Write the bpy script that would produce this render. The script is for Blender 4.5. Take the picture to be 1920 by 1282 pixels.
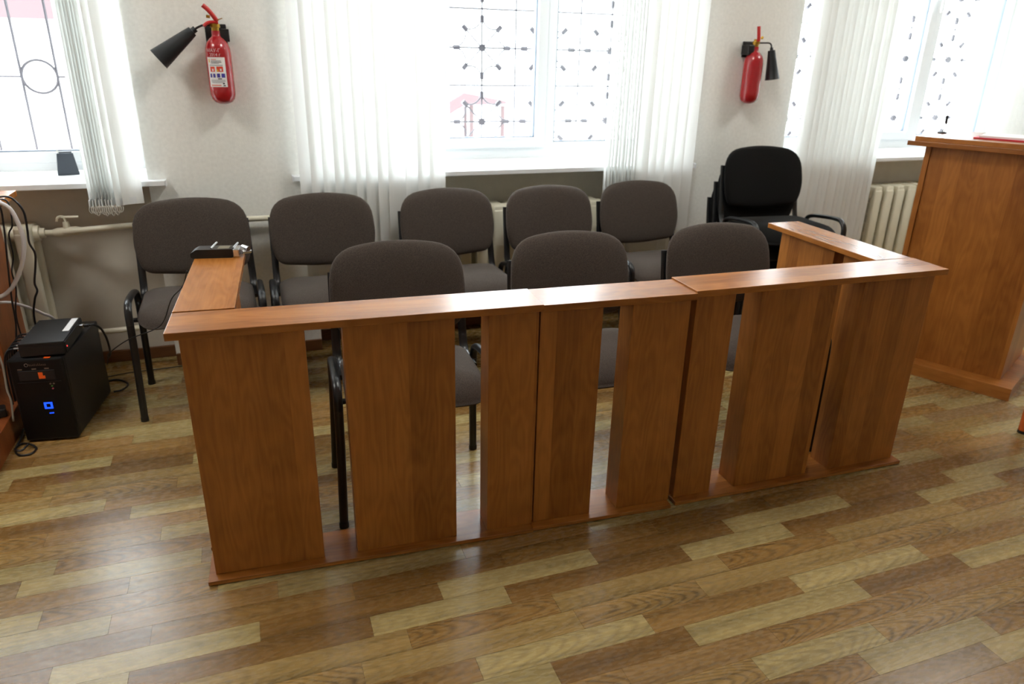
import bpy, bmesh, math, random
from mathutils import Vector, Matrix
from math import sin, cos, pi, radians, sqrt

# ------------------------------------------------------------------ camera, sky, fill lamps, exposure
for o in list(bpy.data.objects):
    bpy.data.objects.remove(o, do_unlink=True)
scene = bpy.context.scene
C = scene.collection
RND = random.Random(7)

CAM_F, YAW, PITCH, ROLL, CAM_H = 1350.93, 0.3542622, 0.3777446, 0.02218, 1.5
_cy, _sy, _cp, _sp = cos(YAW), sin(YAW), cos(PITCH), sin(PITCH)
FWD = Vector((_sy * _cp, _cy * _cp, -_sp)); _r = Vector((_cy, -_sy, 0)); _u = _r.cross(FWD)
RIGHT = _r * cos(ROLL) + _u * sin(ROLL); UP = -_r * sin(ROLL) + _u * cos(ROLL)
cam_data = bpy.data.cameras.new('camera')
cam = bpy.data.objects.new('camera', cam_data); C.objects.link(cam)
cam_data.sensor_fit = 'HORIZONTAL'; cam_data.sensor_width = 36.0
cam_data.lens = CAM_F / 1920 * 36
cam_data.clip_start = 0.05; cam_data.clip_end = 300
cam.matrix_world = Matrix(((RIGHT.x, UP.x, -FWD.x, 0), (RIGHT.y, UP.y, -FWD.y, 0), (RIGHT.z, UP.z, -FWD.z, CAM_H), (0, 0, 0, 1)))
cam_data.dof.use_dof = True; cam_data.dof.focus_distance = 2.25; cam_data.dof.aperture_fstop = 2.8
scene.camera = cam

SKY = 13.5
FILL_LAMP = 30.0  # strength of the added fill lamps on the ceiling
scene.view_settings.view_transform = 'Standard'
scene.view_settings.look = 'None'
scene.view_settings.exposure = 0.0
scene.view_settings.gamma = 1.0
scene.view_settings.use_curve_mapping = False
scene.cycles.use_denoising = True
scene.cycles.max_bounces = 10
scene.cycles.diffuse_bounces = 5
scene.cycles.transparent_max_bounces = 16
scene.cycles.sample_clamp_indirect = 6.0
scene.cycles.caustics_reflective = False
scene.cycles.caustics_refractive = False

world = bpy.data.worlds.new('overcast_sky'); scene.world = world
world.use_nodes = True
bg = world.node_tree.nodes['Background']
bg.inputs[0].default_value = (0.93, 0.97, 1.0, 1); bg.inputs[1].default_value = SKY

# window openings in X (left, middle, right), sill height and the wall planes
WINS = [(-2.56, -0.43), (0.29, 2.42), (3.15, 5.28)]
WALL_Y, NICHE_Y, OUT_Y = 3.75, 3.885, 4.32
SILL_Z, HEAD_Z, CEIL_Z = 0.933, 2.45, 3.10
ROOM_X0, ROOM_X1, ROOM_Y0 = -3.6, 6.2, -3.6
for a, b in WINS:      # sampling portals in the openings (they give off nothing themselves)
    ld = bpy.data.lights.new('window_portal', 'AREA'); ld.shape = 'RECTANGLE'; ld.size = b - a; ld.size_y = HEAD_Z - SILL_Z
    ld.cycles.is_portal = True
    lo = bpy.data.objects.new('window_portal', ld); C.objects.link(lo)
    lo.location = ((a + b) / 2, OUT_Y + 0.03, (SILL_Z + HEAD_Z) / 2); lo.rotation_euler = (radians(-90), 0, 0)

# ------------------------------------------------------------------ materials
def lin(r, g, b):
    def f(c):
        c /= 255.0
        return c / 12.92 if c <= 0.04045 else ((c + 0.055) / 1.055) ** 2.4
    return (f(r), f(g), f(b), 1.0)

def new_mat(name):
    m = bpy.data.materials.new(name); m.use_nodes = True
    nt = m.node_tree; nt.nodes.clear()
    out = nt.nodes.new('ShaderNodeOutputMaterial')
    return m, nt, out

def N(nt, t, **kw):
    n = nt.nodes.new('ShaderNode' + t)
    for k, v in kw.items():
        setattr(n, k, v)
    return n

def L(nt, a, b): nt.links.new(a, b)

def math_n(nt, op, a, b=None, c=None):
    n = N(nt, 'Math', operation=op)
    for i, v in enumerate((a, b, c)):
        if v is None: continue
        if isinstance(v, (int, float)): n.inputs[i].default_value = v
        else: L(nt, v, n.inputs[i])
    return n.outputs[0]

def simple(name, col, rough=0.5, metal=0.0, spec=0.5, noise=0.0, nscale=40.0, bump=0.0, bscale=200.0, sheen=0.0, coat=0.0, emit=None, estr=0.0):
    m, nt, out = new_mat(name)
    b = N(nt, 'BsdfPrincipled'); L(nt, b.outputs[0], out.inputs[0])
    b.inputs['Base Color'].default_value = col
    b.inputs['Roughness'].default_value = rough; b.inputs['Metallic'].default_value = metal
    b.inputs['Specular IOR Level'].default_value = spec
    if sheen: b.inputs['Sheen Weight'].default_value = sheen
    if coat: b.inputs['Coat Weight'].default_value = coat; b.inputs['Coat Roughness'].default_value = 0.1
    if emit: b.inputs['Emission Color'].default_value = emit; b.inputs['Emission Strength'].default_value = estr
    if noise or bump:
        tc = N(nt, 'TexCoord')
    if noise:
        nz = N(nt, 'TexNoise'); nz.inputs['Scale'].default_value = nscale; nz.inputs['Detail'].default_value = 3
        L(nt, tc.outputs['Object'], nz.inputs['Vector'])
        mr = N(nt, 'MapRange'); mr.inputs[3].default_value = 1 - noise; mr.inputs[4].default_value = 1 + noise
        mr.inputs[1].default_value = 0.3; mr.inputs[2].default_value = 0.7
        L(nt, nz.outputs[0], mr.inputs[0])
        mx = N(nt, 'VectorMath', operation='SCALE'); mx.inputs[0].default_value = col[:3]
        L(nt, mr.outputs[0], mx.inputs['Scale']); L(nt, mx.outputs[0], b.inputs['Base Color'])
    if bump:
        nb = N(nt, 'TexNoise'); nb.inputs['Scale'].default_value = bscale; nb.inputs['Detail'].default_value = 2
        L(nt, tc.outputs['Object'], nb.inputs['Vector'])
        bp = N(nt, 'Bump'); bp.inputs['Strength'].default_value = bump; bp.inputs['Distance'].default_value = 0.002
        L(nt, nb.outputs[0], bp.inputs['Height']); L(nt, bp.outputs[0], b.inputs['Normal'])
    return m

def laminate(name, axis, c0, c1, rough=0.34, band=0.075):
    """alder-look laminate: staves of different tone side by side, fine pores and cathedral figure along `axis`"""
    m, nt, out = new_mat(name)
    b = N(nt, 'BsdfPrincipled'); L(nt, b.outputs[0], out.inputs[0])
    tc = N(nt, 'TexCoord'); oi = N(nt, 'ObjectInfo')
    sep = N(nt, 'SeparateXYZ'); L(nt, tc.outputs['Object'], sep.inputs[0])
    ax = {'X': 0, 'Y': 1, 'Z': 2}[axis]
    al = sep.outputs[ax]
    ots = [sep.outputs[i] for i in range(3) if i != ax]
    off = math_n(nt, 'MULTIPLY', oi.outputs['Random'], 37.0)
    across = math_n(nt, 'ADD', ots[0], math_n(nt, 'MULTIPLY', ots[1], 0.8))
    # staves
    wob = N(nt, 'TexNoise', noise_dimensions='2D'); wob.inputs['Scale'].default_value = 2.0
    cv = N(nt, 'CombineXYZ'); L(nt, math_n(nt, 'ADD', al, off), cv.inputs[0]); L(nt, off, cv.inputs[1]); L(nt, cv.outputs[0], wob.inputs['Vector'])
    st = math_n(nt, 'FLOOR', math_n(nt, 'DIVIDE', math_n(nt, 'ADD', across, math_n(nt, 'MULTIPLY', oi.outputs['Random'], 3.0)), band))
    wn = N(nt, 'TexWhiteNoise', noise_dimensions='2D')
    cw = N(nt, 'CombineXYZ'); L(nt, st, cw.inputs[0]); L(nt, off, cw.inputs[1]); L(nt, cw.outputs[0], wn.inputs['Vector'])
    stave = wn.outputs['Value']
    # pores
    p = N(nt, 'CombineXYZ')
    L(nt, math_n(nt, 'MULTIPLY', math_n(nt, 'ADD', al, math_n(nt, 'MULTIPLY', stave, 9.0)), 5.0), p.inputs[0])
    L(nt, math_n(nt, 'MULTIPLY', across, 150.0), p.inputs[1]); L(nt, off, p.inputs[2])
    n1 = N(nt, 'TexNoise'); n1.inputs['Scale'].default_value = 1.0; n1.inputs['Detail'].default_value = 4
    L(nt, p.outputs[0], n1.inputs['Vector'])
    # cathedral figure
    q = N(nt, 'CombineXYZ')
    L(nt, math_n(nt, 'MULTIPLY', math_n(nt, 'ADD', al, math_n(nt, 'MULTIPLY', stave, 5.0)), 2.2), q.inputs[0])
    L(nt, math_n(nt, 'MULTIPLY', across, 11.0), q.inputs[1]); L(nt, off, q.inputs[2])
    n2 = N(nt, 'TexNoise'); n2.inputs['Scale'].default_value = 1.0; n2.inputs['Detail'].default_value = 1.5
    L(nt, q.outputs[0], n2.inputs['Vector'])
    ring = math_n(nt, 'SINE', math_n(nt, 'MULTIPLY', n2.outputs[0], 70.0))
    # cloudy cross mottling
    n3 = N(nt, 'TexNoise'); n3.inputs['Scale'].default_value = 9.0; n3.inputs['Detail'].default_value = 3
    L(nt, tc.outputs['Object'], n3.inputs['Vector'])
    f = math_n(nt, 'MULTIPLY', stave, 0.54)
    f = math_n(nt, 'ADD', f, math_n(nt, 'MULTIPLY', math_n(nt, 'SUBTRACT', n1.outputs[0], 0.5), 0.6))
    f = math_n(nt, 'ADD', f, math_n(nt, 'MULTIPLY', ring, 0.10))
    f = math_n(nt, 'ADD', f, math_n(nt, 'MULTIPLY', math_n(nt, 'SUBTRACT', n3.outputs[0], 0.5), 0.6))
    f = math_n(nt, 'ADD', f, 0.23)
    mix = N(nt, 'Mix', data_type='RGBA'); mix.clamp_factor = True
    L(nt, f, mix.inputs['Factor']); mix.inputs[6].default_value = c0; mix.inputs[7].default_value = c1
    L(nt, mix.outputs[2], b.inputs['Base Color'])
    b.inputs['Roughness'].default_value = rough
    return m

def plank_material():
    m, nt, out = new_mat('floor_plank_print')
    b = N(nt, 'BsdfPrincipled'); L(nt, b.outputs[0], out.inputs[0])
    uv = N(nt, 'UVMap', uv_map='plank'); at = N(nt, 'Attribute', attribute_name='tone')
    sep = N(nt, 'SeparateXYZ'); L(nt, uv.outputs[0], sep.inputs[0])
    u, v = sep.outputs[0], sep.outputs[1]
    cath = at.outputs['Alpha']
    # warp
    w = N(nt, 'CombineXYZ'); L(nt, math_n(nt, 'MULTIPLY', u, 3.2), w.inputs[0]); L(nt, math_n(nt, 'MULTIPLY', v, 14.0), w.inputs[1])
    nw = N(nt, 'TexNoise'); nw.inputs['Scale'].default_value = 1.0; nw.inputs['Detail'].default_value = 0.4
    L(nt, w.outputs[0], nw.inputs['Vector'])
    # arches: contours of u + k v^2 + warp
    v2 = math_n(nt, 'MULTIPLY', math_n(nt, 'MULTIPLY', v, v), 70.0)
    ph = math_n(nt, 'ADD', math_n(nt, 'ADD', math_n(nt, 'MULTIPLY', u, 0.9), v2), math_n(nt, 'MULTIPLY', nw.outputs[0], 0.30))
    arch = math_n(nt, 'SINE', math_n(nt, 'MULTIPLY', ph, 130.0))
    arch = math_n(nt, 'SUBTRACT', 0.3, math_n(nt, 'POWER', math_n(nt, 'MULTIPLY', math_n(nt, 'ADD', arch, 1.0), 0.5), 2.5))
    arch = math_n(nt, 'MULTIPLY', arch, cath)
    # straight streaks
    s = N(nt, 'CombineXYZ'); L(nt, math_n(nt, 'MULTIPLY', u, 1.6), s.inputs[0])
    L(nt, math_n(nt, 'MULTIPLY', math_n(nt, 'ADD', v, math_n(nt, 'MULTIPLY', nw.outputs[0], 0.008)), 110.0), s.inputs[1])
    ns = N(nt, 'TexNoise'); ns.inputs['Scale'].default_value = 1.0; ns.inputs['Detail'].default_value = 4
    L(nt, s.outputs[0], ns.inputs['Vector'])
    # broad dark drift along the strip
    d = N(nt, 'CombineXYZ'); L(nt, math_n(nt, 'MULTIPLY', u, 1.3), d.inputs[0]); L(nt, math_n(nt, 'MULTIPLY', v, 24.0), d.inputs[1]); d.inputs[2].default_value = 3.3
    nd = N(nt, 'TexNoise'); nd.inputs['Scale'].default_value = 1.0; nd.inputs['Detail'].default_value = 2
    L(nt, d.outputs[0], nd.inputs['Vector'])
    t = math_n(nt, 'MULTIPLY', math_n(nt, 'SUBTRACT', ns.outputs[0], 0.5), 1.35)
    t = math_n(nt, 'ADD', t, math_n(nt, 'MULTIPLY', arch, 0.55))
    t = math_n(nt, 'ADD', t, math_n(nt, 'MULTIPLY', math_n(nt, 'SUBTRACT', nd.outputs[0], 0.5), 1.1))
    k = math_n(nt, 'ADD', t, 1.0)
    k = math_n(nt, 'MAXIMUM', k, 0.35)
    k = math_n(nt, 'MULTIPLY', k, 0.90)
    sc = N(nt, 'VectorMath', operation='SCALE'); L(nt, at.outputs['Color'], sc.inputs[0]); L(nt, k, sc.inputs['Scale'])
    wm = N(nt, 'VectorMath', operation='MULTIPLY'); wm.inputs[1].default_value = (1.06, 0.99, 0.90); L(nt, sc.outputs[0], wm.inputs[0]); L(nt, wm.outputs[0], b.inputs['Base Color'])
    # rubbed film, worn unevenly
    geo = N(nt, 'NewGeometry')
    nr = N(nt, 'TexNoise'); nr.inputs['Scale'].default_value = 90.0; nr.inputs['Detail'].default_value = 4
    mpg = N(nt, 'Mapping'); mpg.inputs['Scale'].default_value = (0.35, 1.0, 1.0); L(nt, geo.outputs['Position'], mpg.inputs[0]); L(nt, mpg.outputs[0], nr.inputs['Vector'])
    mr = N(nt, 'MapRange'); mr.inputs[1].default_value = 0.3; mr.inputs[2].default_value = 0.7; mr.inputs[3].default_value = 0.23; mr.inputs[4].default_value = 0.31
    L(nt, nr.outputs[0], mr.inputs[0]); L(nt, mr.outputs[0], b.inputs['Roughness'])
    bp = N(nt, 'Bump'); bp.inputs['Strength'].default_value = 0.015; bp.inputs['Distance'].default_value = 0.001
    L(nt, nr.outputs[0], bp.inputs['Height']); L(nt, bp.outputs[0], b.inputs['Normal'])
    b.inputs['Specular IOR Level'].default_value = 0.5
    return m

def fabric(name, col, col2, rough=0.95):
    m, nt, out = new_mat(name)
    b = N(nt, 'BsdfPrincipled'); L(nt, b.outputs[0], out.inputs[0])
    tc = N(nt, 'TexCoord')
    n1 = N(nt, 'TexNoise'); n1.inputs['Scale'].default_value = 420.0; n1.inputs['Detail'].default_value = 2
    L(nt, tc.outputs['Object'], n1.inputs['Vector'])
    mr = N(nt, 'MapRange'); mr.inputs[1].default_value = 0.35; mr.inputs[2].default_value = 0.65; L(nt, n1.outputs[0], mr.inputs[0])
    mx = N(nt, 'Mix', data_type='RGBA'); L(nt, mr.outputs[0], mx.inputs['Factor']); mx.inputs[6].default_value = col; mx.inputs[7].default_value = col2
    L(nt, mx.outputs[2], b.inputs['Base Color'])
    b.inputs['Roughness'].default_value = rough; b.inputs['Specular IOR Level'].default_value = 0.2
    b.inputs['Sheen Weight'].default_value = 0.12 if col[0] > 0.02 else 0.03; b.inputs['Sheen Tint'].default_value = (1.0, 0.93, 0.88, 1); b.inputs['Sheen Roughness'].default_value = 0.5
    bp = N(nt, 'Bump'); bp.inputs['Strength'].default_value = 0.35; bp.inputs['Distance'].default_value = 0.001
    L(nt, n1.outputs[0], bp.inputs['Height']); L(nt, bp.outputs[0], b.inputs['Normal'])
    return m

def blind_material():
    m, nt, out = new_mat('blind_fabric')
    d = N(nt, 'BsdfDiffuse'); t = N(nt, 'BsdfTranslucent'); mx = N(nt, 'MixShader'); mx.inputs[0].default_value = 0.34
    tc = N(nt, 'TexCoord'); mp = N(nt, 'Mapping'); mp.inputs['Scale'].default_value = (500, 500, 25)
    nz = N(nt, 'TexNoise'); nz.inputs['Scale'].default_value = 1; L(nt, tc.outputs['Object'], mp.inputs[0]); L(nt, mp.outputs[0], nz.inputs['Vector'])
    mc = N(nt, 'Mix', data_type='RGBA'); L(nt, nz.outputs[0], mc.inputs['Factor']); mc.inputs[6].default_value = lin(240, 241, 238); mc.inputs[7].default_value = lin(251, 252, 251)
    L(nt, mc.outputs[2], d.inputs[0]); L(nt, mc.outputs[2], t.inputs[0])
    L(nt, d.outputs[0], mx.inputs[1]); L(nt, t.outputs[0], mx.inputs[2]); L(nt, mx.outputs[0], out.inputs[0])
    return m

def glass_material():
    m, nt, out = new_mat('window_glass')
    t = N(nt, 'BsdfTransparent'); t.inputs[0].default_value = (0.96, 0.98, 0.98, 1)
    g = N(nt, 'BsdfGlossy'); g.inputs['Roughness'].default_value = 0.02
    mx = N(nt, 'MixShader'); mx.inputs[0].default_value = 0.04; L(nt, t.outputs[0], mx.inputs[1]); L(nt, g.outputs[0], mx.inputs[2])
    L(nt, mx.outputs[0], out.inputs[0])
    return m

WOOD0, WOOD1 = lin(126, 71, 23), lin(180, 115, 52)
M = {}
M['wood_z'] = laminate('alder_laminate_upright', 'Z', WOOD0, WOOD1)
M['wood_x'] = laminate('alder_laminate_lengthwise', 'X', WOOD0, WOOD1, rough=0.27)
M['wood_dark_z'] = laminate('desk_laminate_upright', 'Z', lin(105, 50, 22), lin(160, 90, 44))
M['plank'] = plank_material()
M['underlay'] = simple('floor_underlay', lin(70, 50, 34), 0.8)
M['wall'] = simple('wallpaper', lin(241, 241, 236), 0.9, noise=0.04, nscale=60, bump=0.5, bscale=260)
M['niche'] = simple('niche_paint', lin(208, 202, 190), 0.75, noise=0.03, nscale=20)
M['ceiling'] = simple('ceiling_paint', lin(238, 237, 232), 0.9)
M['pvc'] = simple('white_pvc', lin(238, 241, 243), 0.35)
M['glass'] = glass_material()
M['rubber'] = simple('window_gasket', lin(128, 140, 156), 0.7)
M['baseboard'] = laminate('baseboard_wood', 'X', lin(88, 54, 28), lin(128, 84, 48), rough=0.45)
M['iron_grille'] = simple('grille_paint', lin(84, 80, 86), 0.5)
M['enamel'] = simple('cream_enamel', lin(226, 222, 202), 0.35, noise=0.03, nscale=12)
M['fabric_brown'] = fabric('taupe_fabric', lin(56, 50, 45), lin(83, 74, 68))
M['fabric_black'] = fabric('black_fabric', lin(12, 12, 12), lin(18, 18, 18))
M['black_metal'] = simple('black_powder_coat', lin(20, 22, 25), 0.32, spec=0.5)
M['black_plastic'] = simple('black_plastic', lin(16, 16, 18), 0.45)
M['gloss_black'] = simple('satin_black_plastic', lin(7, 7, 8), 0.42, spec=0.3)
M['case_black'] = simple('case_steel_black', lin(22, 22, 24), 0.4, spec=0.4)
M['red'] = simple('red_enamel', lin(164, 18, 28), 0.25, coat=0.6)
M['red_light'] = simple('red_lever_paint', lin(196, 48, 48), 0.35)
M['brass'] = simple('brass', lin(180, 140, 60), 0.3, metal=1.0)
M['steel'] = simple('bright_metal', lin(205, 205, 208), 0.25, metal=1.0)
M['horn'] = simple('horn_plastic', lin(30, 34, 38), 0.4)
M['blind'] = blind_material()
M['chain'] = simple('chain_plastic', lin(205, 203, 194), 0.5)
M['paper'] = simple('white_paper', lin(236, 236, 236), 0.7)
M['red_paper'] = simple('red_card', lin(196, 40, 62), 0.55)
M['picto_red'] = simple('pictogram_red', lin(216, 72, 44), 0.5)
M['picto_yellow'] = simple('pictogram_yellow', lin(224, 178, 40), 0.5)
M['picto_blue'] = simple('pictogram_blue', lin(64, 58, 150), 0.5)
M['print_grey'] = simple('print_grey', lin(150, 152, 160), 0.6)
M['print_dark'] = simple('print_dark', lin(60, 60, 66), 0.6)
M['print_rose'] = simple('print_rose', lin(220, 130, 120), 0.6)
M['chalk'] = simple('chalk_marking', lin(225, 180, 185), 0.8)
M['cable_black'] = simple('black_cable', lin(14, 15, 18), 0.4)
M['cable_white'] = simple('white_ribbed_cable', lin(205, 200, 198), 0.5)
M['cable_grey'] = simple('grey_cable', lin(150, 146, 136), 0.5)
M['orange_sticker'] = simple('orange_sticker', lin(240, 96, 20), 0.5)
M['badge'] = simple('badge_print', lin(120, 104, 92), 0.4)
M['led_blue'] = simple('blue_led', lin(10, 40, 255), 0.4, emit=(0.01, 0.08, 1.0, 1), estr=1.6)
M['led_red'] = simple('red_led', lin(255, 40, 40), 0.4, emit=(1.0, 0.06, 0.06, 1), estr=1.5)
M['green_jack'] = simple('green_jack', lin(90, 150, 70), 0.5)
M['pink_jack'] = simple('pink_jack', lin(190, 90, 110), 0.5)
M['lcd'] = simple('recorder_lcd', lin(120, 112, 90), 0.3)
M['pot'] = simple('dark_grey_plastic', lin(48, 54, 62), 0.5)
M['snow'] = simple('snowy_ground', lin(235, 238, 242), 0.9)
M['roof_red'] = simple('faded_roof_sheet', lin(84, 66, 68), 0.8)
M['outer_wall'] = simple('pale_render', lin(214, 206, 200), 0.9)
M['post_red'] = simple('red_brown_post', lin(74, 58, 58), 0.8)
M['orange_wood'] = simple('orange_lacquered_wood', lin(196, 92, 36), 0.3, noise=0.1, nscale=30)
M['lamp'] = simple('fill_lamp_diffuser', lin(245, 245, 245), 0.6, emit=(1.0, 0.965, 0.90, 1), estr=FILL_LAMP)  # glowing panel of the added fill lamps
M['fill_lamp_frame'] = simple('fill_lamp_frame', lin(235, 235, 235), 0.5)

# ------------------------------------------------------------------ builders
class B:
    def __init__(self): self.bm = bmesh.new()
    def box(self, x0, x1, y0, y1, z0, z1, mat=None):
        vs = [self.bm.verts.new(p) for p in ((x0, y0, z0), (x1, y0, z0), (x1, y1, z0), (x0, y1, z0), (x0, y0, z1), (x1, y0, z1), (x1, y1, z1), (x0, y1, z1))]
        for f in ((3, 2, 1, 0), (4, 5, 6, 7), (0, 1, 5, 4), (1, 2, 6, 5), (2, 3, 7, 6), (3, 0, 4, 7)):
            self.bm.faces.new([vs[i] for i in f])
        if mat is not None:
            for v in vs: v.co = mat @ v.co
        return self
    def tube(self, pts, ra, rb=None, seg=10, side=None, caps=True):
        """sweep an ellipse (ra across `side`, rb across the other normal) along pts"""
        rb = ra if rb is None else rb
        pts = [Vector(p) for p in pts]; n = len(pts); rings = []
        prev = None
        for i, p in enumerate(pts):
            t = (pts[min(i + 1, n - 1)] - pts[max(i - 1, 0)]).normalized()
            if side is not None:
                a = Vector(side); a = (a - t * a.dot(t)).normalized()
            elif prev is None:
                a = t.orthogonal().normalized()
            else:
                a = (prev - t * prev.dot(t)).normalized()
            prev = a; b2 = t.cross(a)
            k = ra[i] if isinstance(ra, (list, tuple)) else ra
            k2 = rb[i] if isinstance(rb, (list, tuple)) else rb
            rings.append([self.bm.verts.new(p + a * (k * cos(2 * pi * j / seg)) + b2 * (k2 * sin(2 * pi * j / seg))) for j in range(seg)])
        for r0, r1 in zip(rings, rings[1:]):
            for j in range(seg):
                self.bm.faces.new((r0[j], r0[(j + 1) % seg], r1[(j + 1) % seg], r1[j]))
        if caps:
            self.bm.faces.new(rings[0][::-1]); self.bm.faces.new(rings[-1])
        return self
    def lathe(self, prof, seg=24, mat=None):
        """profile [(r,z)] turned about Z; mat places it"""
        rings = []
        mat = mat or Matrix()
        for r, z in prof:
            if r < 1e-6: rings.append([self.bm.verts.new(mat @ Vector((0, 0, z)))])
            else: rings.append([self.bm.verts.new(mat @ Vector((r * cos(2 * pi * j / seg), r * sin(2 * pi * j / seg), z))) for j in range(seg)])
        for a, b in zip(rings, rings[1:]):
            for j in range(seg):
                k = (j + 1) % seg
                if len(a) == 1 and len(b) == 1: continue
                if len(a) == 1: self.bm.faces.new((a[0], b[k], b[j]))
                elif len(b) == 1: self.bm.faces.new((a[j], a[k], b[0]))
                else: self.bm.faces.new((a[j], a[k], b[k], b[j]))
        if len(rings[0]) > 1: self.bm.faces.new(rings[0][::-1])
        if len(rings[-1]) > 1: self.bm.faces.new(rings[-1])
        return self
    def prism(self, poly, y0, y1):
        """polygon in XZ extruded along Y"""
        a = [self.bm.verts.new((x, y0, z)) for x, z in poly]; b = [self.bm.verts.new((x, y1, z)) for x, z in poly]
        n = len(poly)
        self.bm.faces.new(a); self.bm.faces.new(b[::-1])
        for i in range(n):
            self.bm.faces.new((a[(i + 1) % n], a[i], b[i], b[(i + 1) % n]))
        return self
    def cyl_patch(self, r, a0, a1, z0, z1, n=10, th=0.0006):
        inner, outer = [], []
        for rr, st in ((r, inner), (r + th, outer)):
            for i in range(n + 1):
                a = a0 + (a1 - a0) * i / n
                st.append([self.bm.verts.new((rr * cos(a), rr * sin(a), z)) for z in (z0, z1)])
        for i in range(n):
            self.bm.faces.new((outer[i][0], outer[i + 1][0], outer[i + 1][1], outer[i][1]))
            self.bm.faces.new((inner[i + 1][0], inner[i][0], inner[i][1], inner[i + 1][1]))
            self.bm.faces.new((inner[i][0], inner[i + 1][0], outer[i + 1][0], outer[i][0]))
            self.bm.faces.new((outer[i][1], outer[i + 1][1], inner[i + 1][1], inner[i][1]))
        for i in (0, n):
            self.bm.faces.new((inner[i][0], outer[i][0], outer[i][1], inner[i][1]) if i == 0 else (outer[i][0], inner[i][0], inner[i][1], outer[i][1]))
        return self
    def cushion(self, outline, front, back, bend, p=5.0):
        """outline [(a,b)] about its centre; rings shrink to the middle; front/back thickness; bend(a,b,t)->xyz"""
        sc = (1.0, 0.985, 0.95, 0.89, 0.78, 0.6, 0.38, 0.18)
        n = len(outline)
        ca = sum(a for a, b in outline) / n; cb = sum(b for a, b in outline) / n
        def surf(th):
            rings = []
            for s in sc:
                t = th * (1 - s ** p) ** 0.5
                rings.append([self.bm.verts.new(bend(ca + (a - ca) * s, cb + (b - cb) * s, t)) for a, b in outline])
            return rings, self.bm.verts.new(bend(ca, cb, th))
        fr, fc = surf(front); bk, bc = surf(-back)
        for rings, c, flip in ((fr, fc, False), (bk, bc, True)):
            for r0, r1 in zip(rings, rings[1:]):
                for j in range(n):
                    q = (r0[j], r0[(j + 1) % n], r1[(j + 1) % n], r1[j])
                    self.bm.faces.new(q[::-1] if flip else q)
            for j in range(n):
                q = (rings[-1][j], rings[-1][(j + 1) % n], c)
                self.bm.faces.new(q[::-1] if flip else q)
        for j in range(n):
            self.bm.faces.new((bk[0][j], bk[0][(j + 1) % n], fr[0][(j + 1) % n], fr[0][j]))
        return self
    def mesh(self, name, mat, smooth=None, bevel=0.0, weld=False):
        bm = self.bm
        if weld: bmesh.ops.remove_doubles(bm, verts=bm.verts, dist=1e-5)
        if bevel:
            bmesh.ops.bevel(bm, geom=[e for e in bm.edges], offset=bevel, segments=2, profile=0.5, affect='EDGES', clamp_overlap=True)
        bmesh.ops.recalc_face_normals(bm, faces=bm.faces)
        me = bpy.data.meshes.new(name); bm.to_mesh(me); bm.free()
        if mat is not None: me.materials.append(M[mat] if isinstance(mat, str) else mat)
        if smooth:
            for p in me.polygons: p.use_smooth = True
            if smooth != 'all':
                try: me.set_sharp_from_angle(angle=radians(smooth))
                except Exception: pass
        return me
    def build(self, name, mat, parent=None, smooth=None, bevel=0.0, weld=False, loc=None, rot=None):
        me = self.mesh(name, mat, smooth, bevel, weld)
        o = bpy.data.objects.new(name, me); C.objects.link(o)
        if parent is not None: o.parent = parent
        if loc: o.location = loc
        if rot: o.rotation_euler = rot
        return o

def tag(o, label=None, cat=None, group=None, kind=None):
    if label: o['label'] = label
    if cat: o['category'] = cat
    if group: o['group'] = group
    if kind: o['kind'] = kind
    return o

def thing(name, label, cat, loc=(0, 0, 0), rotz=0.0, group=None):
    o = bpy.data.objects.new(name, None); C.objects.link(o)
    o.empty_display_size = 0.1
    o.location = loc; o.rotation_euler = (0, 0, rotz)
    return tag(o, label, cat, group)

def dup(root, loc, rotz, label, group=None, mat_map=None):
    def cp(o, parent):
        c = o.copy(); C.objects.link(c); c.parent = parent
        for ch in o.children: cp(ch, c)
        return c
    r = root.copy(); C.objects.link(r); r.location = loc; r.rotation_euler = (0, 0, rotz)
    r['label'] = label
    if group: r['group'] = group
    for ch in list(root.children): cp(ch, r)
    return r

def smooth_path(pts, k=6):
    """Catmull-Rom through pts"""
    pts = [Vector(p) for p in pts]; out = []
    P = [pts[0] * 2 - pts[1]] + pts + [pts[-1] * 2 - pts[-2]]
    for i in range(1, len(P) - 2):
        for j in range(k):
            t = j / k
            a, b, c, d = P[i - 1], P[i], P[i + 1], P[i + 2]
            out.append(0.5 * ((2 * b) + (c - a) * t + (2 * a - 5 * b + 4 * c - d) * t * t + (3 * b - a - 3 * c + d) * t ** 3))
    out.append(pts[-1])
    return out

def rounded_poly(pts, radii, k=6):
    """round the corners of a convex polygon [(x,z)]"""
    out = []; n = len(pts)
    for i in range(n):
        p = Vector(pts[i]); a = (Vector(pts[i - 1]) - p); b = (Vector(pts[(i + 1) % n]) - p)
        r = radii[i] if isinstance(radii, (list, tuple)) else radii
        r = min(r, a.length * 0.49, b.length * 0.49)
        p0 = p + a.normalized() * r; p1 = p + b.normalized() * r
        for j in range(k + 1):
            t = j / k
            q = p0 * (1 - t) ** 2 + p * 2 * t * (1 - t) + p1 * t * t
            out.append((q.x, q.y))
    return out

# ------------------------------------------------------------------ the room
floor = B().box(ROOM_X0, ROOM_X1, ROOM_Y0, NICHE_Y, -0.12, -0.003).build('floor', 'underlay')
tag(floor, kind='structure')

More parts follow.
